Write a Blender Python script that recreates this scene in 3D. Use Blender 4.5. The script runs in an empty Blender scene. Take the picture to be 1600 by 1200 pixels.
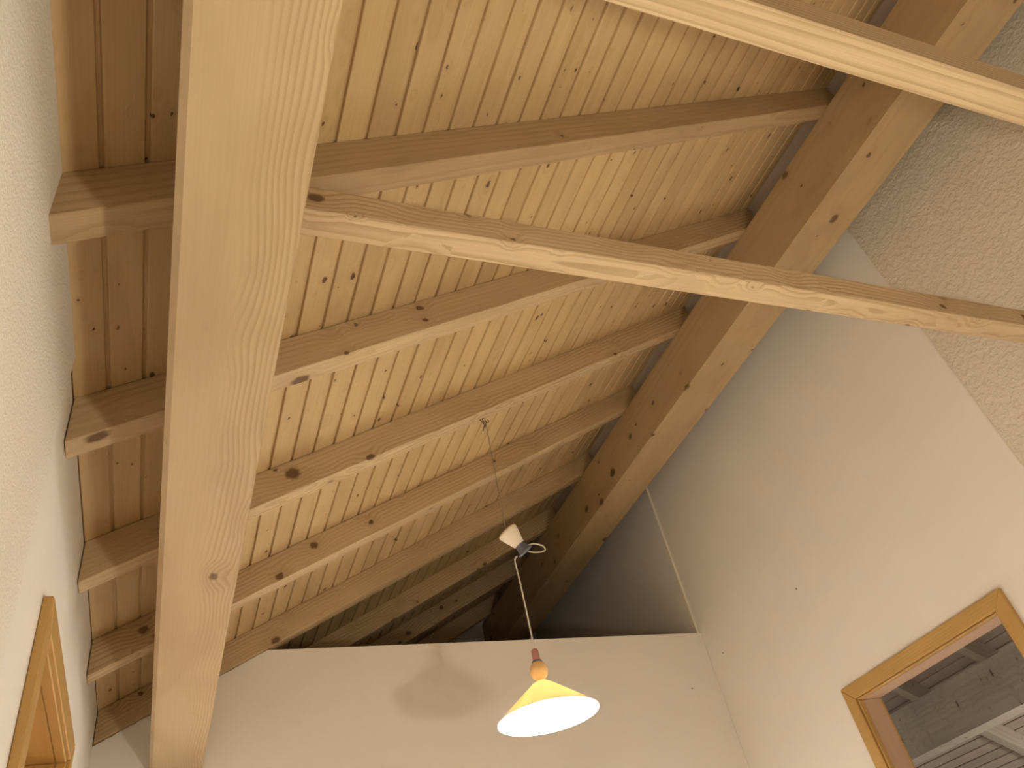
import bpy, bmesh, math, random
from mathutils import Matrix, Vector, noise

random.seed(7)
SC = bpy.context.scene
COL = SC.collection
A = 1.5            # metres per modelling unit (height of the board plane above the lens, scaled)
EYE = 1.15         # height of the lens above the floor
SL = math.radians(29.2755)
CS, SN, TN = math.cos(SL), math.sin(SL), math.tan(SL)


def W(x, y, z):
    """modelling units (lens at the origin) -> metres (floor at z = 0)"""
    return Vector((x * A, y * A, z * A + EYE))


# ------------------------------------------------------------------ camera
R = [[0.92630738, -0.3276016, -0.1860963],
     [0.08434034, 0.66168923, -0.74501951],
     [0.3672075, 0.67442164, 0.64055765]]
cam = bpy.data.cameras.new('camera')
cam.sensor_width = 36.0
cam.lens = 1223.12 / 1600 * 36.0
cam.clip_start = 0.02
camo = bpy.data.objects.new('camera', cam)
COL.objects.link(camo)
m = Matrix.Identity(4)
for i in range(3):
    m[i][0] = R[0][i]
    m[i][1] = -R[1][i]
    m[i][2] = -R[2][i]
m.translation = W(0, 0, 0)
camo.matrix_world = m
SC.camera = camo

# ------------------------------------------------------------------ world, lights, exposure
wd = bpy.data.worlds.new('night')
SC.world = wd
wd.use_nodes = True
wd.node_tree.nodes['Background'].inputs[0].default_value = (0.10, 0.11, 0.13, 1)
wd.node_tree.nodes['Background'].inputs[1].default_value = 0.05
SC.view_settings.view_transform = 'Standard'
SC.view_settings.look = 'None'
SC.view_settings.gamma = 1.0
SC.view_settings.use_curve_mapping = False
SC.view_settings.exposure = 0.14


def lamp(name, loc, power, color, radius):
    l = bpy.data.lights.new(name, 'POINT')
    l.energy = power
    l.color = color
    l.shadow_soft_size = radius
    o = bpy.data.objects.new(name, l)
    o.location = loc
    COL.objects.link(o)
    return o


lamp('reading_lamp_light', W(0.633, -0.134, -0.22), 62, (1.0, 0.87, 0.66), 0.07)
lamp('next_room_light', W(3.55, 1.5, -0.25), 85, (1.0, 0.92, 0.86), 0.10)
SC.cycles.max_bounces = 10
SC.cycles.diffuse_bounces = 6


# ------------------------------------------------------------------ node helpers
class NT:
    def __init__(self, name):
        self.mat = bpy.data.materials.new(name)
        self.mat.use_nodes = True
        self.t = self.mat.node_tree
        self.bsdf = self.t.nodes['Principled BSDF']

    def n(self, kind, **kw):
        nd = self.t.nodes.new(kind)
        for k, v in kw.items():
            setattr(nd, k, v)
        return nd

    def put(self, sock, v):
        if hasattr(v, 'is_output') or isinstance(v, bpy.types.NodeSocket):
            self.t.links.new(v, sock)
        else:
            sock.default_value = v

    def math(self, op, a, b=0.0, c=0.0, clamp=False):
        nd = self.n('ShaderNodeMath', operation=op, use_clamp=clamp)
        for s, v in zip(nd.inputs, (a, b, c)):
            self.put(s, v)
        return nd.outputs[0]

    def vmath(self, op, a, b):
        nd = self.n('ShaderNodeVectorMath', operation=op)
        self.put(nd.inputs[0], a)
        self.put(nd.inputs[1], b)
        return nd.outputs[0]

    def remap(self, v, a, b, c, d, kind='SMOOTHSTEP'):
        nd = self.n('ShaderNodeMapRange', interpolation_type=kind)
        for s, x in zip(nd.inputs, (v, a, b, c, d)):
            self.put(s, x)
        return nd.outputs[0]

    def mix(self, f, a, b, mode='MIX'):
        nd = self.n('ShaderNodeMix', data_type='RGBA', blend_type=mode)
        self.put(nd.inputs[0], f)
        self.put(nd.inputs[6], a)
        self.put(nd.inputs[7], b)
        return nd.outputs[2]

    def noise(self, vec, scale, detail=3.0, rough=0.5):
        nd = self.n('ShaderNodeTexNoise')
        self.put(nd.inputs['Vector'], vec)
        nd.inputs['Scale'].default_value = scale
        nd.inputs['Detail'].default_value = detail
        nd.inputs['Roughness'].default_value = rough
        return nd.outputs[0]

    def bump(self, h, strength, dist):
        nd = self.n('ShaderNodeBump')
        nd.inputs['Strength'].default_value = strength
        nd.inputs['Distance'].default_value = dist
        self.put(nd.inputs['Height'], h)
        self.t.links.new(nd.outputs[0], self.bsdf.inputs['Normal'])


def c4(c):
    return (c[0], c[1], c[2], 1.0)


def wood(name, light, dark, knot, pith=(0.03, 0.16), ring=38.0, ring_mix=0.5, wob=0.02,
         knots=((0.16, 0.012, 0.5),), streak=0.25, rough=0.6, vary=0.12, flat=False, kelong=0.62, band=None, wave=1.0):
    """pine: growth rings about a pith running along local X, fibres, soft streaks and branch knots"""
    N = NT(name)
    tc = N.n('ShaderNodeTexCoord')
    oi = N.n('ShaderNodeObjectInfo')
    off = N.vmath('MULTIPLY', N.n('ShaderNodeCombineXYZ').outputs[0], (1, 1, 1))
    cx = N.n('ShaderNodeCombineXYZ')
    N.put(cx.inputs[0], N.math('MULTIPLY', oi.outputs['Random'], 53.0))
    N.put(cx.inputs[1], N.math('MULTIPLY', oi.outputs['Random'], 17.0))
    N.put(cx.inputs[2], N.math('MULTIPLY', oi.outputs['Random'], 29.0))
    raw = tc.outputs['Object']
    co = N.vmath('ADD', raw, cx.outputs[0])
    # knots
    kmask = None
    halo = None
    for cell, rmax, frac in knots:
        vor = N.n('ShaderNodeTexVoronoi', voronoi_dimensions='3D', feature='F1')
        vor.inputs['Scale'].default_value = 1.0 / cell
        nz = N.n('ShaderNodeTexNoise')
        N.put(nz.inputs['Vector'], co)
        nz.inputs['Scale'].default_value = 60.0
        wobv = N.vmath('MULTIPLY', nz.outputs['Color'], (0.010, 0.010, 0.010))
        kc = N.vmath('ADD', N.vmath('MULTIPLY', co, (kelong, 1.0, 0.12 if flat else 0.75)), wobv)
        N.put(vor.inputs['Vector'], kc)
        d = N.math('MULTIPLY', vor.outputs['Distance'], cell)
        sep = N.n('ShaderNodeSeparateColor')
        N.put(sep.inputs[0], vor.outputs['Color'])
        rad = N.remap(sep.outputs[0], 1.0 - frac, 1.0, rmax * 0.30, rmax, 'LINEAR')
        on = N.math('GREATER_THAN', sep.outputs[0], 1.0 - frac)
        k = N.math('MULTIPLY', N.remap(N.math('DIVIDE', d, rad), 0.62, 1.15, 1.0, 0.0), on)
        h = N.math('MULTIPLY', N.remap(N.math('DIVIDE', d, rad), 0.6, 4.5, 1.0, 0.0), on)
        kmask = k if kmask is None else N.math('MAXIMUM', kmask, k)
        halo = h if halo is None else N.math('MAXIMUM', halo, h)
    # rings
    st = N.vmath('MULTIPLY', co, (0.55 * wave, 2.2, 2.2))
    n1 = N.noise(st, 1.6, 2.0)
    n2 = N.noise(N.vmath('MULTIPLY', co, (3.0, 14.0, 14.0)), 1.0, 2.0)
    sp = N.n('ShaderNodeSeparateXYZ')
    N.put(sp.inputs[0], raw)
    yy = N.math('ADD', sp.outputs[1], pith[0])
    zz = N.math('ADD', sp.outputs[2], pith[1])
    r = N.math('SQRT', N.math('ADD', N.math('MULTIPLY', yy, yy), N.math('MULTIPLY', zz, zz)))
    r = N.math('ADD', r, N.math('MULTIPLY', N.math('SUBTRACT', n1, 0.5), wob * 4))
    r = N.math('ADD', r, N.math('MULTIPLY', N.math('SUBTRACT', n2, 0.5), wob * 0.35))
    r = N.math('ADD', r, N.math('MULTIPLY', halo, 0.022))
    fr = N.math('FRACT', N.math('MULTIPLY', r, ring))
    late = N.math('MULTIPLY', N.remap(fr, 0.30, 0.86, 0.0, 1.0), N.remap(fr, 0.90, 1.0, 1.0, 0.0))
    rm = N.noise(N.vmath('MULTIPLY', co, (0.8, 7.0, 7.0)), 1.0, 1.0)
    late = N.math('MULTIPLY', late, N.remap(rm, 0.34, 0.62, 0.25, 1.0))
    if band:
        late = N.math('MULTIPLY', late, N.remap(sp.outputs[1], band[0], band[1], 0.12, 1.0))
    fib = N.noise(N.vmath('MULTIPLY', co, (4.0, 260.0, 260.0)), 1.0, 2.0)
    blot = N.noise(N.vmath('MULTIPLY', co, (2.0, 5.0, 5.0)), 1.0, 3.0)
    col = N.mix(N.math('MULTIPLY', late, ring_mix), c4(light), c4(dark))
    col = N.mix(N.math('MULTIPLY', N.remap(fib, 0.35, 0.75, 0, 1), streak), col, c4(dark))
    col = N.mix(N.math('MULTIPLY', N.remap(blot, 0.42, 0.75, 0, 1), 0.30), col, c4([0.82 * v for v in dark]))
    col = N.mix(N.math('MULTIPLY', halo, 0.28), col, c4(dark))
    col = N.mix(N.math('MULTIPLY', kmask, 0.92), col, c4(knot))
    hsv = N.n('ShaderNodeHueSaturation')
    N.put(hsv.inputs['Value'], N.remap(oi.outputs['Random'], 0, 1, 1 - vary, 1 + vary, 'LINEAR'))
    N.put(hsv.inputs['Color'], col)
    N.put(N.bsdf.inputs['Base Color'], hsv.outputs[0])
    N.bsdf.inputs['Roughness'].default_value = rough
    N.bsdf.inputs['Specular IOR Level'].default_value = 0.25
    N.bump(N.math('SUBTRACT', N.math('MULTIPLY', fib, 0.5), N.math('MULTIPLY', late, 0.5)), 0.25, 0.0015)
    return N.mat


def plain(name, col, rough=0.5, spec=0.4, bump=None, tint=0.04, emit=None):
    """painted or moulded surface with a faint mottling"""
    N = NT(name)
    tc = N.n('ShaderNodeTexCoord')
    nz = N.noise(tc.outputs['Object'], 3.0, 4.0)
    a = c4([v * (1 - tint) for v in col])
    b = c4([min(1, v * (1 + tint)) for v in col])
    N.put(N.bsdf.inputs['Base Color'], N.mix(nz, a, b))
    N.bsdf.inputs['Roughness'].default_value = rough
    N.bsdf.inputs['Specular IOR Level'].default_value = spec
    if bump:
        h = N.noise(tc.outputs['Object'], bump[0], bump[3] if len(bump) > 3 else 3.0, 0.55)
        h = N.remap(h, 0.35, 0.70, 0, 1)
        N.bump(h, bump[1], bump[2])
    if emit:
        N.bsdf.inputs['Emission Color'].default_value = c4(emit[0])
        N.bsdf.inputs['Emission Strength'].default_value = emit[1]
    return N.mat


LIGHT = (0.58, 0.445, 0.268)
DARK = (0.37, 0.252, 0.130)
KNOT = (0.125, 0.072, 0.036)
M = {}
M['board'] = wood('pine_board', (0.60, 0.445, 0.240), (0.44, 0.295, 0.138), (0.085, 0.042, 0.018), pith=(0.02, 0.10), ring=60,
                  ring_mix=0.30, wob=0.012, knots=((0.080, 0.0095, 0.85), (0.045, 0.0045, 0.75)), vary=0.07, flat=True)
M['purlin'] = wood('pine_purlin', (0.53, 0.405, 0.244), (0.40, 0.275, 0.142), (0.17, 0.105, 0.055), pith=(-0.42, 0.30), ring=100, ring_mix=0.75, wob=0.022,
                   knots=((0.22, 0.026, 0.7), (0.12, 0.007, 0.4)), vary=0.0, streak=0.16, band=(0.012, -0.045), wave=1.9)
M['beam'] = wood('pine_beam', LIGHT, DARK, KNOT, pith=(0.01, 0.13), ring=62, ring_mix=0.70, wob=0.020,
                 knots=((0.11, 0.021, 0.75), (0.065, 0.009, 0.5)), vary=0.05)
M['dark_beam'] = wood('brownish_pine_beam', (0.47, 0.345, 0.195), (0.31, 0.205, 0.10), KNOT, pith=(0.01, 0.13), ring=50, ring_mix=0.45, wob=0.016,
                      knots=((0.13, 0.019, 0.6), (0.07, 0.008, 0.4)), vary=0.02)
M['ridge'] = wood('pine_ridge_beam', (0.47, 0.345, 0.188), DARK, KNOT, pith=(0.0, 0.05), ring=32, ring_mix=0.35, wob=0.02,
                  knots=((0.13, 0.024, 0.7), (0.07, 0.010, 0.5)), vary=0.02)
M['tie'] = wood('pine_tie', (0.63, 0.487, 0.308), DARK, KNOT, pith=(0.0, 0.07), ring=75, ring_mix=0.75, wob=0.016,
                knots=((0.11, 0.024, 0.80), (0.07, 0.010, 0.5)), vary=0.03)
M['tie_plain'] = wood('straight_pine_tie', (0.63, 0.487, 0.308), DARK, KNOT, pith=(0.0, 0.07), ring=80, ring_mix=0.60, wob=0.007,
                      knots=((0.30, 0.012, 0.3),), vary=0.02)
M['old_beam'] = wood('grey_pine', (0.48, 0.43, 0.34), (0.30, 0.25, 0.18), (0.14, 0.10, 0.07), pith=(0.0, 0.13), ring=30, ring_mix=0.30,
                     knots=((0.13, 0.024, 0.8), (0.08, 0.012, 0.6)), vary=0.05, kelong=2.2)
M['old_board'] = wood('grey_board', (0.50, 0.42, 0.34), (0.33, 0.26, 0.20), (0.14, 0.10, 0.07), pith=(0.02, 0.10), ring=60, ring_mix=0.3,
                      knots=((0.10, 0.009, 0.35),), vary=0.10, flat=True)
M['oak'] = wood('golden_oak', (0.52, 0.325, 0.115), (0.42, 0.245, 0.080), (0.38, 0.21, 0.07), pith=(0.0, 0.20), ring=90, ring_mix=0.35,
                wob=0.006, knots=((0.5, 0.004, 0.02),), vary=0.02, rough=0.42)
M['lining'] = wood('pale_lining', (0.60, 0.42, 0.28), (0.48, 0.31, 0.18), (0.40, 0.25, 0.14), pith=(0.0, 0.20), ring=80, ring_mix=0.25,
                   wob=0.006, knots=((0.5, 0.004, 0.02),), vary=0.02, rough=0.45)
M['wall'] = plain('smooth_white_wall', (0.86, 0.845, 0.815), 0.85, 0.15, (9, 0.12, 0.004))
M['rough'] = plain('rough_white_plaster', (0.74, 0.69, 0.60), 0.9, 0.1, (48, 0.42, 0.006, 2.0))
M['grainy'] = plain('fine_rough_plaster', (0.86, 0.84, 0.805), 0.9, 0.1, (160, 0.45, 0.003, 2.5))
M['grey'] = plain('grey_raw_plaster', (0.78, 0.78, 0.78), 0.9, 0.1, (25, 0.3, 0.004))
M['strip'] = plain('white_corner_bead', (0.80, 0.78, 0.72), 0.6, 0.3)
M['floor'] = wood('floor_boards', (0.17, 0.12, 0.08), (0.11, 0.075, 0.05), (0.06, 0.04, 0.025), vary=0.02)


# ------------------------------------------------------------------ mesh helpers
def mesh_obj(name, bm, mat, parent=None, smooth=False, mw=None):
    me = bpy.data.meshes.new(name)
    bmesh.ops.recalc_face_normals(bm, faces=bm.faces[:])
    bm.to_mesh(me)
    bm.free()
    if mat:
        me.materials.append(mat)
    if smooth:
        for p in me.polygons:
            p.use_smooth = True
    o = bpy.data.objects.new(name, me)
    COL.objects.link(o)
    if parent:
        o.parent = parent
    if mw is not None:
        o.matrix_local = mw
    return o


def empty(name, loc=(0, 0, 0)):
    o = bpy.data.objects.new(name, None)
    o.location = loc
    o.empty_display_size = 0.1
    COL.objects.link(o)
    return o


def tag(o, label=None, cat=None, group=None, kind=None):
    for k, v in (('label', label), ('category', cat), ('group', group), ('kind', kind)):
        if v:
            o[k] = v
    return o


def prism(poly, x0, x1, axes=(0, 1, 2), bm=None, bevel=0.0):
    """extrude a 2-D polygon along an axis. axes = (extrusion axis, first, second polygon axis)"""
    own = bm or bmesh.new()
    loops = []
    for e in (x0, x1):
        vs = []
        for p in poly:
            c = [0, 0, 0]
            c[axes[0]] = e
            c[axes[1]] = p[0]
            c[axes[2]] = p[1]
            vs.append(own.verts.new(c))
        loops.append(vs)
    n = len(poly)
    fs = [own.faces.new(loops[0]), own.faces.new(loops[1][::-1])]
    for i in range(n):
        fs.append(own.faces.new((loops[0][i], loops[0][(i + 1) % n], loops[1][(i + 1) % n], loops[1][i])))
    if bevel:
        es = set()
        for f in fs:
            es.update(f.edges)
        bmesh.ops.bevel(own, geom=list(es), offset=bevel, segments=1, profile=0.5, affect='EDGES', clamp_overlap=True)
    return own


def box(a, b, bm=None, bevel=0.0):
    return prism([(a[1], a[2]), (b[1], a[2]), (b[1], b[2]), (a[1], b[2])], a[0], b[0], (0, 1, 2), bm, bevel)


def lathe(prof, seg=32, bm=None, closed=False):
    own = bm or bmesh.new()
    rings = []
    for r, z in prof:
        if r < 1e-6:
            rings.append([own.verts.new((0, 0, z))])
        else:
            rings.append([own.verts.new((r * math.cos(2 * math.pi * i / seg), r * math.sin(2 * math.pi * i / seg), z)) for i in range(seg)])
    pairs = list(zip(rings, rings[1:]))
    if closed:
        pairs.append((rings[-1], rings[0]))
    for a, b in pairs:
        for i in range(seg):
            j = (i + 1) % seg
            if len(a) == 1 and len(b) == 1:
                continue
            if len(a) == 1:
                own.faces.new((a[0], b[i], b[j]))
            elif len(b) == 1:
                own.faces.new((a[i], a[j], b[0]))
            else:
                own.faces.new((a[i], a[j], b[j], b[i]))
    return own


def tube(pts, r, seg=8, bm=None):
    own = bm or bmesh.new()
    pts = [Vector(p) for p in pts]
    prev = None
    rings = []
    for i, p in enumerate(pts):
        d = (pts[min(i + 1, len(pts) - 1)] - pts[max(i - 1, 0)]).normalized()
        if prev is None:
            u = d.orthogonal().normalized()
        else:
            u = (prev - d * prev.dot(d)).normalized()
        prev = u
        v = d.cross(u)
        rings.append([own.verts.new(p + (u * math.cos(2 * math.pi * k / seg) + v * math.sin(2 * math.pi * k / seg)) * r) for k in range(seg)])
    for a, b in zip(rings, rings[1:]):
        for k in range(seg):
            own.faces.new((a[k], a[(k + 1) % seg], b[(k + 1) % seg], b[k]))
    own.faces.new(rings[0][::-1])
    own.faces.new(rings[-1])
    return own


def smooth_path(pts, n=8):
    pts = [Vector(p) for p in pts]
    q = [pts[0]] + pts + [pts[-1]]
    out = []
    for i in range(1, len(q) - 2):
        for k in range(n):
            t = k / n
            a, b, c, d = q[i - 1], q[i], q[i + 1], q[i + 2]
            out.append(0.5 * ((2 * b) + (c - a) * t + (2 * a - 5 * b + 4 * c - d) * t * t + (3 * b - a - 3 * c + d) * t ** 3))
    out.append(pts[-1])
    return out


def frame(origin, ex, ey, ez):
    mm = Matrix.Identity(4)
    for i in range(3):
        mm[i][0], mm[i][1], mm[i][2], mm[i][3] = ex[i], ey[i], ez[i], origin[i]
    return mm


# ------------------------------------------------------------------ key dimensions (modelling units)
XW, XWR = -0.185, -0.178          # left wall: smooth face, rough-plaster face
XR, XRR = 1.810, 1.800            # right wall: smooth face, rough-plaster face
YSPLIT = 0.971                    # where rough plaster stops on both walls
YP, TP = 2.362, 0.08              # low partition
ZP = 1.052
XPEAK = 1.570
YB0, YB1 = -2.4, 3.74            # roof extent
DR = 0.0760 / CS                  # vertical drop of the rafter underside below the boards
PX0, PX1, PZ0, PZ1 = -0.034, 0.0866, 0.718, 0.93       # purlin
RX0, RX1, RZ0, RZ1 = 1.502, 1.642, 1.557, 1.755       # ridge beam
XF2 = -0.86                        # eaves of the next room, mirrored coordinate
QX0, QX1, QZ0, QZ1 = 3.19, 3.315, 0.680, 0.868          # purlin of the next room
RW = 0.0445                        # rafter width


def roof(x):
    return 1.0 + TN * x


# ------------------------------------------------------------------ ceiling boards
STEP = 0.0491
BW = STEP / CS * A
GAP = 0.0074 * A


def board_mesh(mat):
    g, w = GAP, BW
    poly = [(0, 0.0015), (0.0015, 0), (w - g - 0.0015, 0), (w - g, 0.0015), (w - g, 0.009), (w, 0.009), (w, 0.019), (0, 0.019)]
    poly = [(-p[0], p[1]) for p in poly]
    bm = prism(poly, 0, (YB1 - YB0) * A, (0, 1, 2))
    bmesh.ops.recalc_face_normals(bm, faces=bm.faces[:])
    me = bpy.data.meshes.new('plank')
    bm.to_mesh(me)
    bm.free()
    me.materials.append(mat)
    return me


ceil = tag(empty('ceiling', W(0, 0, 1)), 'sloping ceiling of knotty pine boards above the rafters', kind='structure')
me_board = board_mesh(M['board'])
for k in range(-8, 29):
    x = 0.157 + STEP * k + 0.0033
    o = bpy.data.objects.new('plank', me_board)
    COL.objects.link(o)
    o.parent = ceil
    p = W(x, YB0, roof(x)) - ceil.location
    p += Vector((-SN, 0, CS)) * random.uniform(0, 0.0012)
    o.matrix_local = frame(p, (0, 1, 0), (-CS, 0, -SN), (-SN, 0, CS))
ceil2 = tag(empty('ceiling', W(2 * XPEAK, 0, 1)), 'sloping board ceiling of the room seen through the right doorway', kind='structure')
me_board2 = board_mesh(M['old_board'])
for k in range(-21, 29):
    x = 2 * XPEAK - (0.157 + STEP * k + 0.0033)
    o = bpy.data.objects.new('plank', me_board2)
    COL.objects.link(o)
    o.parent = ceil2
    p = W(x, YB1, roof(2 * XPEAK - x)) - ceil2.location
    p += Vector((SN, 0, CS)) * random.uniform(0, 0.0012)
    o.matrix_local = frame(p, (0, -1, 0), (CS, 0, -SN), (SN, 0, CS))

# ------------------------------------------------------------------ walls, floor
floor = tag(mesh_obj('floor', box(W(XW - 0.16, YB0, 0) * 1 - Vector((0, 0, A * 0 + EYE + 0.1)), Vector(((2 * XPEAK - XF2 + 0.1) * A, YB1 * A, 0))), M['floor']),
            'wooden floor below the picture', kind='structure')


def uvpoly(pts):
    return [(p[0] * A, p[1] * A + EYE) for p in pts]


FL = -EYE / A + 0.0005               # floor level in modelling units
DOOR1 = -0.022
DY0, DY1, DZ = 1.240, 1.776, 0.578   # door openings (same on both side walls)


def side_wall(name, x0, x1, top0, top1, mat, hole, y0, y1, dy=0.0):
    """thick wall in the plane x = const; top0/top1 = height at its two faces; with a doorway"""
    bm = bmesh.new()

    def seg(ya, yb, zlo):
        poly = [(x0 * A, zlo * A + EYE), (x1 * A, zlo * A + EYE), (x1 * A, top1 * A + EYE), (x0 * A, top0 * A + EYE)]
        prism(poly, ya * A, yb * A, (1, 0, 2), bm)
    if hole:
        seg(y0, DY0 + dy, FL)
        seg(DY0 + dy, DY1 + dy, DZ)
        seg(DY1 + dy, y1, FL)
    else:
        seg(y0, y1, FL)
    return mesh_obj(name, bm, mat)


def ragged_slab(name, x0, x1, y0, y1, ztop, mat, parent, seed, amp=0.0035):
    """plaster coat with a slightly ragged upper edge"""
    bm = bmesh.new()
    n = 90
    a = []
    for i in range(n + 1):
        y = y0 + (y1 - y0) * i / n
        z = ztop - amp * abs(noise.noise(Vector((y * 9 + seed, 0.3, 0)))) - amp * 0.6 * abs(noise.noise(Vector((y * 40 + seed, 0.9, 0))))
        a.append((y, z))
    cols = []
    for y, z in a:
        cols.append([bm.verts.new(W(x0, y, FL)), bm.verts.new(W(x0, y, z)), bm.verts.new(W(x1, y, z)), bm.verts.new(W(x1, y, FL))])
    for c, d in zip(cols, cols[1:]):
        for k in range(4):
            bm.faces.new((c[k], c[(k + 1) % 4], d[(k + 1) % 4], d[k]))
    bm.faces.new(cols[0])
    bm.faces.new(cols[-1][::-1])
    return mesh_obj(name, bm, mat, parent)


wl = tag(side_wall('wall_left', XW - 0.13, XW, roof(XW - 0.13) - 0.001, roof(XW) - 0.001, M['wall'], True, YB0, YP, DOOR1), 'white wall at the low eaves side', kind='structure')
ragged_slab('rough_plaster', XW, XWR, YB0, YSPLIT, roof(XWR) - 0.0005, M['grainy'], wl, 3.1)
wr = tag(side_wall('wall_right', XR + 0.008, XR + 0.075, 2 * roof(XPEAK) - roof(XR + 0.008) - 0.003, 2 * roof(XPEAK) - roof(XR + 0.075) - 0.003, M['wall'], True, YB0, YP + 0.012),
         'tall white wall under the ridge', kind='structure')
ragged_slab('rough_plaster', XRR, XR + 0.008, YB0, YSPLIT, 1.735, M['rough'], wr, 8.4, 0.002)
pb = side_wall('plasterboard', XR, XR + 0.0078, 2 * roof(XPEAK) - roof(XR) - 0.003, 2 * roof(XPEAK) - roof(XR + 0.008) - 0.003, M['wall'], True, YSPLIT + 0.0028, YP + 0.0117)
pb.parent = wr
wa = tag(side_wall('wall_loft', XR - 0.006, XR + 0.075, 2 * roof(XPEAK) - roof(XR) - 0.003, 2 * roof(XPEAK) - roof(XR + 0.075) - 0.003, M['grey'], False, YP + 0.02, YB1),
         'grey unpainted wall of the loft behind the low partition', kind='structure')
tag(mesh_obj('trim_1', box(W(XR - 0.008, YP + 0.010, ZP - 0.3), W(XR + 0.004, YP + 0.022, 1.74), bevel=0.002), M['strip']),
    'pale upright corner strip where white wall meets grey loft', kind='structure')
# low partition with a ragged edge under its rafter and a notch round the purlin
pp = []
n = 26
for i in range(n + 1):
    x = XW + (PX0 - 0.009 - XW) * i / n
    pp.append((x, roof(x) - DR - 0.002 - 0.006 * abs(noise.noise(Vector((x * 60, 2.2, 0))))))
pp += [(PX0 - 0.0090, PZ0 - 0.0004), (PX1 + 0.0004, PZ0 - 0.0004)]
xk = (ZP - 1 + DR + 0.002) / TN
for i in range(n + 1):
    x = PX1 + 0.0004 + (xk - PX1) * i / n
    pp.append((x, roof(x) - DR - 0.002 - 0.004 * abs(noise.noise(Vector((x * 50, 7.2, 0))))))
pp += [(XR - 0.001, ZP), (XR - 0.001, FL), (XW, FL)]
tag(mesh_obj('wall_back', prism(uvpoly(pp), YP * A, (YP + TP) * A, (1, 0, 2)), M['wall']), 'low white partition below the dark loft', kind='structure')
# loft gable, wall behind the viewer, walls of the next room
gp = [(XW - 0.13, FL), (2 * XPEAK - XF2 + 0.1, FL), (2 * XPEAK - XF2 + 0.1, roof(XF2 - 0.1) - 0.005), (XPEAK, roof(XPEAK) - 0.005), (XW - 0.13, roof(XW - 0.13) - 0.005)]
tag(mesh_obj('wall_gable', prism(uvpoly(gp), YB1 * A, (YB1 + 0.06) * A, (1, 0, 2)), M['grey']), 'grey gable wall at the far end of the loft', kind='structure')
tag(mesh_obj('wall_front', prism(uvpoly(gp), (YB0 - 0.06) * A, YB0 * A, (1, 0, 2)), M['wall']), 'white wall behind the viewer', kind='structure')
xf = 2 * XPEAK - XF2
tag(mesh_obj('wall_beyond', prism(uvpoly([(xf, FL), (xf + 0.1, FL), (xf + 0.1, roof(XF2 - 0.1) - 0.004), (xf, roof(XF2) - 0.004)]), YB0 * A, YB1 * A, (1, 0, 2)), M['wall']),
    'far eaves wall of the room beyond the right doorway', kind='structure')


# ------------------------------------------------------------------ timbers
def long_timber(name, prof, y0, y1, mat):
    """timber along world Y; profile given in world X/Z (modelling units); local X runs along the timber"""
    cx = sum(p[0] for p in prof) / len(prof)
    cz = sum(p[1] for p in prof) / len(prof)
    poly = [(-(p[0] - cx) * A, (p[1] - cz) * A) for p in prof]
    bm = prism(poly, 0, (y1 - y0) * A, (0, 1, 2))
    return mesh_obj(name, bm, mat, None, False, frame(W(cx, y0, cz), (0, 1, 0), (-1, 0, 0), (0, 0, 1)))


def chamfered(x0, x1, z0, z1, c):
    """c = chamfers at (x0,z0) (x1,z0) (x1,z1) (x0,z1)"""
    return [(x0, z0 + c[0]), (x0 + c[0], z0), (x1 - c[1], z0), (x1, z0 + c[1]), (x1, z1 - c[2]), (x1 - c[2], z1), (x0 + c[3], z1), (x0, z1 - c[3])]


def under(x):
    return 1.0 - DR + TN * x - 0.0004


purlin = long_timber('purlin', [(PX0 - 0.0085, PZ0 + 0.0087), (PX0, PZ0), (PX1 - 0.0012, PZ0), (PX1, PZ0 + 0.0012), (PX1, under(PX1)), (PX0 - 0.0085, under(PX0 - 0.0085))],
                     YB0, YB1, M['purlin'])
tag(purlin, 'broad pale pine purlin with wavy grain, running along left white wall', 'beam', kind='thing')
ridge = long_timber('ridge_beam', chamfered(RX0, RX1, RZ0, RZ1, (0.0016, 0.0016, 0.002, 0.002)), YB0, YB1, M['ridge'])
tag(ridge, 'heavy diagonal pine ridge beam where the rafter tops meet beside plaster wall', 'beam', kind='thing')


def rafter_mesh(mat, xl=XW + 0.002, xt=XPEAK - 0.0008):
    def loc(X, Z):
        return ((X * CS + (Z - 1) * SN) * A, (-X * SN + (Z - 1) * CS) * A)
    b = 1 - DR
    pts = [(xl, roof(xl)), (xl, b + TN * xl), (xt, b + TN * xt), (xt, roof(xt))]
    poly = [loc(*p) for p in pts]
    bm = prism(poly, -RW / 2 * A, RW / 2 * A, (1, 0, 2), None, 0.0022)
    bmesh.ops.recalc_face_normals(bm, faces=bm.faces[:])
    me = bpy.data.meshes.new('rafter')
    bm.to_mesh(me)
    bm.free()
    me.materials.append(mat)
    return me


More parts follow.
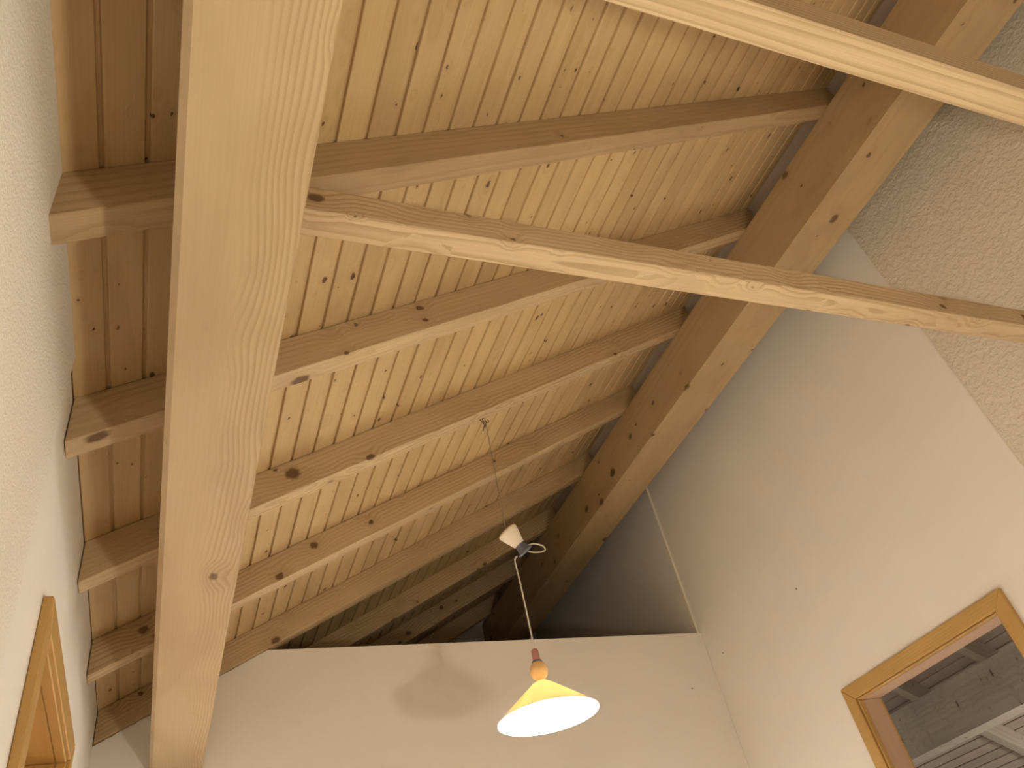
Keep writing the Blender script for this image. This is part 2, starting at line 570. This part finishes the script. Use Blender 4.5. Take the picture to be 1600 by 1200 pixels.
me_r = rafter_mesh(M['beam'])
me_r1 = rafter_mesh(M['dark_beam'])
me_r2 = rafter_mesh(M['old_beam'], xl=XF2 + 0.002, xt=2 * XPEAK - XR - 0.0755)
RY = [0.226, 0.648, 1.067, 1.495, 1.925, 2.355, 2.780, 3.185, 3.610]
RL = ['pine rafter out of frame above the nearest tie beam',
      'dim-sided pine rafter just above where the tie beam meets the purlin',
      'pine rafter with strong dark grain, crossed in front by the tie beam',
      'pine rafter from which the lamp cord hangs',
      'pine rafter directly behind the upper part of the lamp cord',
      'pine rafter whose foot rests on the white partition',
      'shaded rafter, first one behind the partition in the loft',
      'dark rafter, second one behind the partition in the loft',
      'darkest rafter against the grey gable of the loft']
rafters = []
for y, lab in zip(RY, RL):
    if y < 0.3:
        continue
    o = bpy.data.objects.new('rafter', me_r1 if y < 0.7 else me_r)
    COL.objects.link(o)
    o.matrix_world = frame(W(0, y + RW / 2, 1), (CS, 0, SN), (0, 1, 0), (-SN, 0, CS))
    tag(o, lab, 'rafter', 'pine rafters of the sloping ceiling')
    rafters.append(o)


def tie(y0, y1, z0, z1, lab, mat):
    w, h = (y1 - y0) * A, (z1 - z0) * A
    ln = (XRR - 0.0005 - PX1) * A
    zt = min(h / 2, (under(PX1) - 0.002 - (z0 + z1) / 2) * A)          # upper corner trimmed to clear the rafter above
    poly = [(0, -h / 2), (ln, -h / 2), (ln, h / 2), (max(0.0, (h / 2 - zt) / TN), h / 2), (0, zt - 0.0005)]
    bm = prism(poly, -w / 2, w / 2, (1, 0, 2), None, 0.0025)
    o = mesh_obj('tie_beam', bm, mat, None, False, frame(W(PX1 + 0.0003, (y0 + y1) / 2, (z0 + z1) / 2), (1, 0, 0), (0, 1, 0), (0, 0, 1)))
    return tag(o, lab, 'beam', 'horizontal tie beams', 'thing')


tie(0.653, 0.698, 0.913, 0.967, 'knotty pine tie beam running from the purlin across the middle to the plaster wall', M['tie'])
tie(0.242, 0.290, 0.913, 0.986, 'straight-grained pine tie beam cutting across the top corner in front of ridge beam', M['tie_plain'])

# post at the loft gable and timbers of the next room
post = mesh_obj('post', box((0, -0.05 * A, -0.055 * A), ((RZ0 - FL) * A - 0.002, 0.05 * A, 0.055 * A), None, 0.003), M['beam'], None, False,
                frame(W(1.70, YB1 - 0.06, FL), (0, 0, 1), (0, 1, 0), (-1, 0, 0)))
tag(post, 'dark upright post in front of the grey loft gable', 'post')
p2 = long_timber('purlin', [(QX0, QZ0), (QX1, QZ0), (QX1, under(2 * XPEAK - QX1)), (QX0, under(2 * XPEAK - QX0))], YB0, YB1, M['old_beam'])
tag(p2, 'greyish knotty purlin seen through the oak-framed doorway', 'beam', kind='thing')
L2 = {4: 'greyish rafter of the next room just cut off by the right edge of the doorway',
      5: 'greyish rafter of the next room seen below the upper right corner of the doorway',
      6: 'greyish rafter of the next room seen near the left jamb of the doorway'}
for i in (4, 5, 6):
    o = bpy.data.objects.new('rafter', me_r2)
    COL.objects.link(o)
    o.matrix_world = frame(W(2 * XPEAK, RY[i] + RW / 2, 1), (-CS, 0, SN), (0, -1, 0), (SN, 0, CS))
    tag(o, L2[i], 'rafter', 'rafters of the room beyond the doorway')


# ------------------------------------------------------------------ doorways
def doorway(name, xs, inward, lab, depth, leaf, dy=0.0):
    """xs = wall face, inward = +1 when the wall body lies towards +X. Casing, lining and, where shut, the leaf."""
    root = tag(empty(name, W(xs, (DY0 + DY1) / 2, FL)), lab, kind='structure')
    cw, ct = 0.040, (0.0145 if leaf else 0.012)                    # casing width and projection
    y0, y1, z = DY0 + dy, DY1 + dy, DZ
    o0 = root.location

    def P(x, y, zz):
        return W(xs + inward * x, y, zz) - o0

    def piece(nm, pts, xa, xb, mat, along):
        """polygon in (y, z) extruded between two depths; local X along the grain"""
        c = Vector((0, sum(p[0] for p in pts) / len(pts), sum(p[1] for p in pts) / len(pts)))
        base = P((xa + xb) / 2, c.y, c.z)
        t = abs(xb - xa) / 2 * A
        if along == 'y':
            poly = [((p[0] - c.y) * A, (p[1] - c.z) * A) for p in pts]
            bm = prism(poly, -t, t, (1, 0, 2), None, 0.0025)
            mw = frame(base, (0, 1, 0), (-1, 0, 0), (0, 0, 1))
        else:
            poly = [((p[1] - c.z) * A, (p[0] - c.y) * A) for p in pts]
            bm = prism(poly, -t, t, (1, 0, 2), None, 0.0025)
            mw = frame(base, (0, 0, 1), (1, 0, 0), (0, 1, 0))
        return mesh_obj(nm, bm, mat, root, False, mw)
    # casing: mitred head and two jambs, each with a stepped inner lip
    e = 0.0004
    piece('casing_head', [(y0 - cw, z + cw), (y1 + cw, z + cw), (y1, z), (y0, z)], -ct, -e, M['oak'], 'y')
    piece('casing_jamb', [(y0 - cw, FL), (y0 - cw, z + cw - 2 * e), (y0, z - e), (y0, FL)], -ct, -e, M['oak'], 'z')
    piece('casing_jamb', [(y1 + cw, FL), (y1 + cw, z + cw - 2 * e), (y1, z - e), (y1, FL)], -ct, -e, M['oak'], 'z')
    lip = 0.006
    piece('lip_head', [(y0 + e, z - e), (y1 - e, z - e), (y1 - lip, z - lip), (y0 + lip, z - lip)], -ct * 0.55, 0.010, M['oak'], 'y')
    piece('lip_jamb', [(y0 + e, FL), (y0 + e, z - 2 * e), (y0 + lip, z - lip - e), (y0 + lip, FL)], -ct * 0.55, 0.010, M['oak'], 'z')
    piece('lip_jamb', [(y1 - e, FL), (y1 - e, z - 2 * e), (y1 - lip, z - lip - e), (y1 - lip, FL)], -ct * 0.55, 0.010, M['oak'], 'z')
    lm = M['oak'] if leaf else M['lining']
    t = 0.0045
    piece('lining_head', [(y0 + e, z - e), (y1 - e, z - e), (y1 - e, z - t), (y0 + e, z - t)], 0.0105, depth, lm, 'y')
    piece('lining_jamb', [(y0 + e, FL), (y0 + e, z - t - e), (y0 + t, z - t - e), (y0 + t, FL)], 0.0105, depth, lm, 'z')
    piece('lining_jamb', [(y1 - e, FL), (y1 - e, z - t - e), (y1 - t, z - t - e), (y1 - t, FL)], 0.0105, depth, lm, 'z')
    if leaf:
        piece('leaf', [(y0 + t + e, FL + 0.004), (y0 + t + e, z - t - 2 * e), (y1 - t - e, z - t - 2 * e), (y1 - t - e, FL + 0.004)], depth - 0.030, depth - 0.004, M['oak'], 'z')
    else:
        piece('casing_head', [(y0 - cw, z + cw), (y1 + cw, z + cw), (y1, z), (y0, z)], 0.0755, 0.0755 + ct, M['oak'], 'y')
        piece('casing_jamb', [(y0 - cw, FL), (y0 - cw, z + cw - 2 * e), (y0, z - e), (y0, FL)], 0.0755, 0.0755 + ct, M['oak'], 'z')
        piece('casing_jamb', [(y1 + cw, FL), (y1 + cw, z + cw - 2 * e), (y1, z - e), (y1, FL)], 0.0755, 0.0755 + ct, M['oak'], 'z')
    return root


doorway('door_1', XW, -1, 'golden oak door frame on the left white wall', 0.120, True, DOOR1)
doorway('door_2', XR, 1, 'golden oak door frame open to the room beyond, lower right', 0.076, False)


# ------------------------------------------------------------------ pendant lamp
M['white_plastic'] = plain('white_plastic', (0.82, 0.76, 0.62), 0.45, 0.4)
M['blue_grey'] = plain('blue_grey_plastic', (0.12, 0.13, 0.17), 0.45, 0.4)
M['cord'] = plain('pale_cord', (0.62, 0.58, 0.50), 0.6, 0.3)
M['grey_cord'] = plain('grey_cord', (0.30, 0.25, 0.19), 0.6, 0.3)
M['red'] = plain('dull_red_plastic', (0.44, 0.20, 0.19), 0.5, 0.4)
M['bead'] = plain('orange_wood_bead', (0.76, 0.50, 0.24), 0.5, 0.3, tint=0.10)
M['metal'] = plain('dark_metal', (0.06, 0.05, 0.045), 0.45, 0.5)


def lampshade(name, ca, cb, ct):
    N = NT(name)
    tr = N.n('ShaderNodeBsdfTranslucent')
    tr.inputs[0].default_value = c4(ct)
    tcs = N.n('ShaderNodeTexCoord')
    N.put(N.bsdf.inputs['Base Color'], N.mix(N.noise(tcs.outputs['Object'], 8.0), c4(ca), c4(cb)))
    N.bsdf.inputs['Roughness'].default_value = 0.5
    mx = N.n('ShaderNodeMixShader')
    mx.inputs[0].default_value = 0.24
    outn = [q for q in N.t.nodes if q.type == 'OUTPUT_MATERIAL'][0]
    N.t.links.new(N.bsdf.outputs[0], mx.inputs[1])
    N.t.links.new(tr.outputs[0], mx.inputs[2])
    N.t.links.new(mx.outputs[0], outn.inputs[0])
    return N.mat


M['shade'] = lampshade('yellow_shade', (0.88, 0.74, 0.38), (0.91, 0.78, 0.42), (0.88, 0.72, 0.34))
M['shade_white'] = lampshade('white_shade_lining', (0.90, 0.89, 0.86), (0.92, 0.91, 0.88), (0.90, 0.86, 0.74))
M['shade_in'] = plain('white_enamel', (0.86, 0.84, 0.78), 0.5, 0.4)
M['bulb'] = plain('lit_bulb', (0.9, 0.85, 0.75), 0.3, 0.3, emit=((1.0, 0.965, 0.90), 9600.0))

PXc, PYc = 0.7325, 1.543
lampo = tag(empty('pendant_lamp', W(PXc, PYc, 0.52)), 'yellow cone pendant lamp, lit, hanging on a pale cord in front of partition', 'lamp')
LO = lampo.location


def L(x, y, z):
    return W(x, y, z) - LO


def zz(z):
    return (z - 0.52) * A


RS, ZR, ZT = 0.1085 * A, zz(0.517), zz(0.592)
mesh_obj('lamp_shade', lathe([(RS, ZR), (RS * 0.60, ZR + (ZT - ZR) * 0.47), (RS * 0.22, ZR + (ZT - ZR) * 0.90), (0.017, ZT), (0.008, ZT + 0.002)], 64), M['shade'], lampo, True)
mesh_obj('shade_lining', lathe([(RS - 0.0008, ZR), (RS * 0.60 - 0.0015, ZR + (ZT - ZR) * 0.47 - 0.001), (RS * 0.22 - 0.001, ZR + (ZT - ZR) * 0.90 - 0.002), (0.008, ZT - 0.003)], 64), M['shade_white'], lampo, True)
mesh_obj('rim', lathe([(RS - 0.0012, ZR - 0.001), (RS + 0.0012, ZR - 0.001), (RS + 0.0012, ZR + 0.001), (RS - 0.0012, ZR + 0.001)], 64, None, True), M['shade_in'], lampo, True)
zb = zz(0.556)
mesh_obj('bulb', lathe([(0, zb - 0.030), (0.015, zb - 0.026), (0.026, zb - 0.012), (0.029, zb + 0.002), (0.024, zb + 0.018), (0.015, zb + 0.032), (0.0125, zb + 0.038)], 24), M['bulb'], lampo, True)
mesh_obj('bulb_socket', lathe([(0.0, zb + 0.038), (0.0145, zb + 0.038), (0.0145, zb + 0.044), (0.010, ZT - 0.005), (0, ZT - 0.005)], 24), M['white_plastic'], lampo, True)
z0, z1 = zz(0.5925), zz(0.638)
hb = z1 - z0
mesh_obj('bead', lathe([(0.0, z0), (0.009, z0), (0.025, z0 + hb * 0.22), (0.0305, z0 + hb * 0.46), (0.027, z0 + hb * 0.72), (0.015, z0 + hb * 0.94), (0.008, z1), (0, z1)], 28), M['bead'], lampo, True)
mesh_obj('bead_collar', lathe([(0.0120, z1 - 0.006), (0.0185, z1 - 0.008), (0.0165, z1 - 0.001), (0.0090, z1 + 0.001)], 24), M['blue_grey'], lampo, True)
z2, z3 = zz(0.6385), zz(0.664)
mesh_obj('cord_grip', lathe([(0, z2), (0.0125, z2), (0.0130, z2 + 0.006), (0.0115, z3 - 0.004), (0.0080, z3), (0, z3)], 20), M['red'], lampo, True)
# lower cord with a small crook at its upper end
mesh_obj('lower_cord', tube(smooth_path([L(PXc, PYc, 0.664), L(PXc + 0.0005, PYc, 0.75), L(PXc - 0.0005, PYc, 0.84), L(PXc - 0.002, PYc, 0.880),
                                         L(PXc + 0.001, PYc, 0.892), L(PXc + 0.006, PYc, 0.896)]), 0.0030), M['cord'], lampo, True)
# rose cup hanging tilted on the cord
ax = Vector((0.58, 0.05, -0.80)).normalized()       # from the wide end to the narrow end
wide = L(0.7245, PYc, 0.969)
q = ax.to_track_quat('Z', 'X').to_matrix().to_4x4()
cupm = Matrix.Translation(wide) @ q
mesh_obj('rose_cup', lathe([(0.0, 0.003), (0.030, 0.000), (0.0385, 0.004), (0.0400, 0.010), (0.0365, 0.024), (0.0225, 0.066), (0.0210, 0.071), (0, 0.0715)], 36), M['white_plastic'], lampo, True, cupm)
mesh_obj('cord_clamp', lathe([(0, 0.072), (0.0195, 0.072), (0.021, 0.082), (0.0245, 0.094), (0.026, 0.101), (0, 0.101)], 6), M['blue_grey'], lampo, False, cupm)
mesh_obj('clamp_plate', lathe([(0, 0.1015), (0.030, 0.1015), (0.031, 0.104), (0.030, 0.107), (0, 0.107)], 24), M['blue_grey'], lampo, False, cupm)
c0 = wide + ax * 0.086
lp = [c0 + Vector((0.018, -0.004, 0.006)), c0 + Vector((0.045, -0.010, 0.010)), c0 + Vector((0.075, -0.012, 0.003)), c0 + Vector((0.086, -0.012, -0.012)),
      c0 + Vector((0.074, -0.010, -0.022)), c0 + Vector((0.045, -0.008, -0.024)), c0 + Vector((0.020, -0.004, -0.018))]
mesh_obj('cord_loop', tube(smooth_path(lp), 0.0028), M['cord'], lampo, True)
HK = (0.728, 1.536, 1 - DR + TN * 0.728)
mesh_obj('upper_cord', tube(smooth_path([wide + ax * 0.002, wide + Vector((0.0, 0, 0.05)), L(0.7265, 1.540, 1.15), L(HK[0], HK[1], HK[2] - 0.012)]), 0.0020), M['grey_cord'], lampo, True)
hk = L(*HK)
mesh_obj('hook', tube(smooth_path([hk + Vector((0, 0, -0.001)), hk + Vector((0, 0, -0.014)), hk + Vector((0.007, 0, -0.024)), hk + Vector((0.014, 0, -0.016)), hk + Vector((0.011, 0, -0.008))]), 0.0018), M['metal'], lampo, True)
for dx, ln in ((-0.018, 0.074), (-0.010, 0.060)):
    mesh_obj('wire_end', tube(smooth_path([hk + Vector((dx * 0.6, -0.004, -0.001)), hk + Vector((dx * 1.5, -0.005, -0.012)), hk + Vector((dx * 0.7, -0.006, -0.036)), hk + Vector((dx * 1.2, -0.006, -ln))]), 0.0017),
             M['metal'], lampo, True)

# ------------------------------------------------------------------ small nails in the walls
def nail(loc, nrm, parent):
    bm = lathe([(0, 0), (0.0018, 0), (0.0034, 0.003), (0.0034, 0.004), (0, 0.0045)], 10)
    mw = Matrix.Translation(loc) @ Vector(nrm).to_track_quat('Z', 'X').to_matrix().to_4x4()
    return mesh_obj('nail', bm, M['metal'], parent, False, mw)


for y, z in ((1.815, 0.942), (2.278, 0.937)):
    nail(W(XR, y, z), (-1, 0, 0), wr)
nail(W(1.690, YP, 0.849), (0, -1, 0), bpy.data.objects['wall_back'])
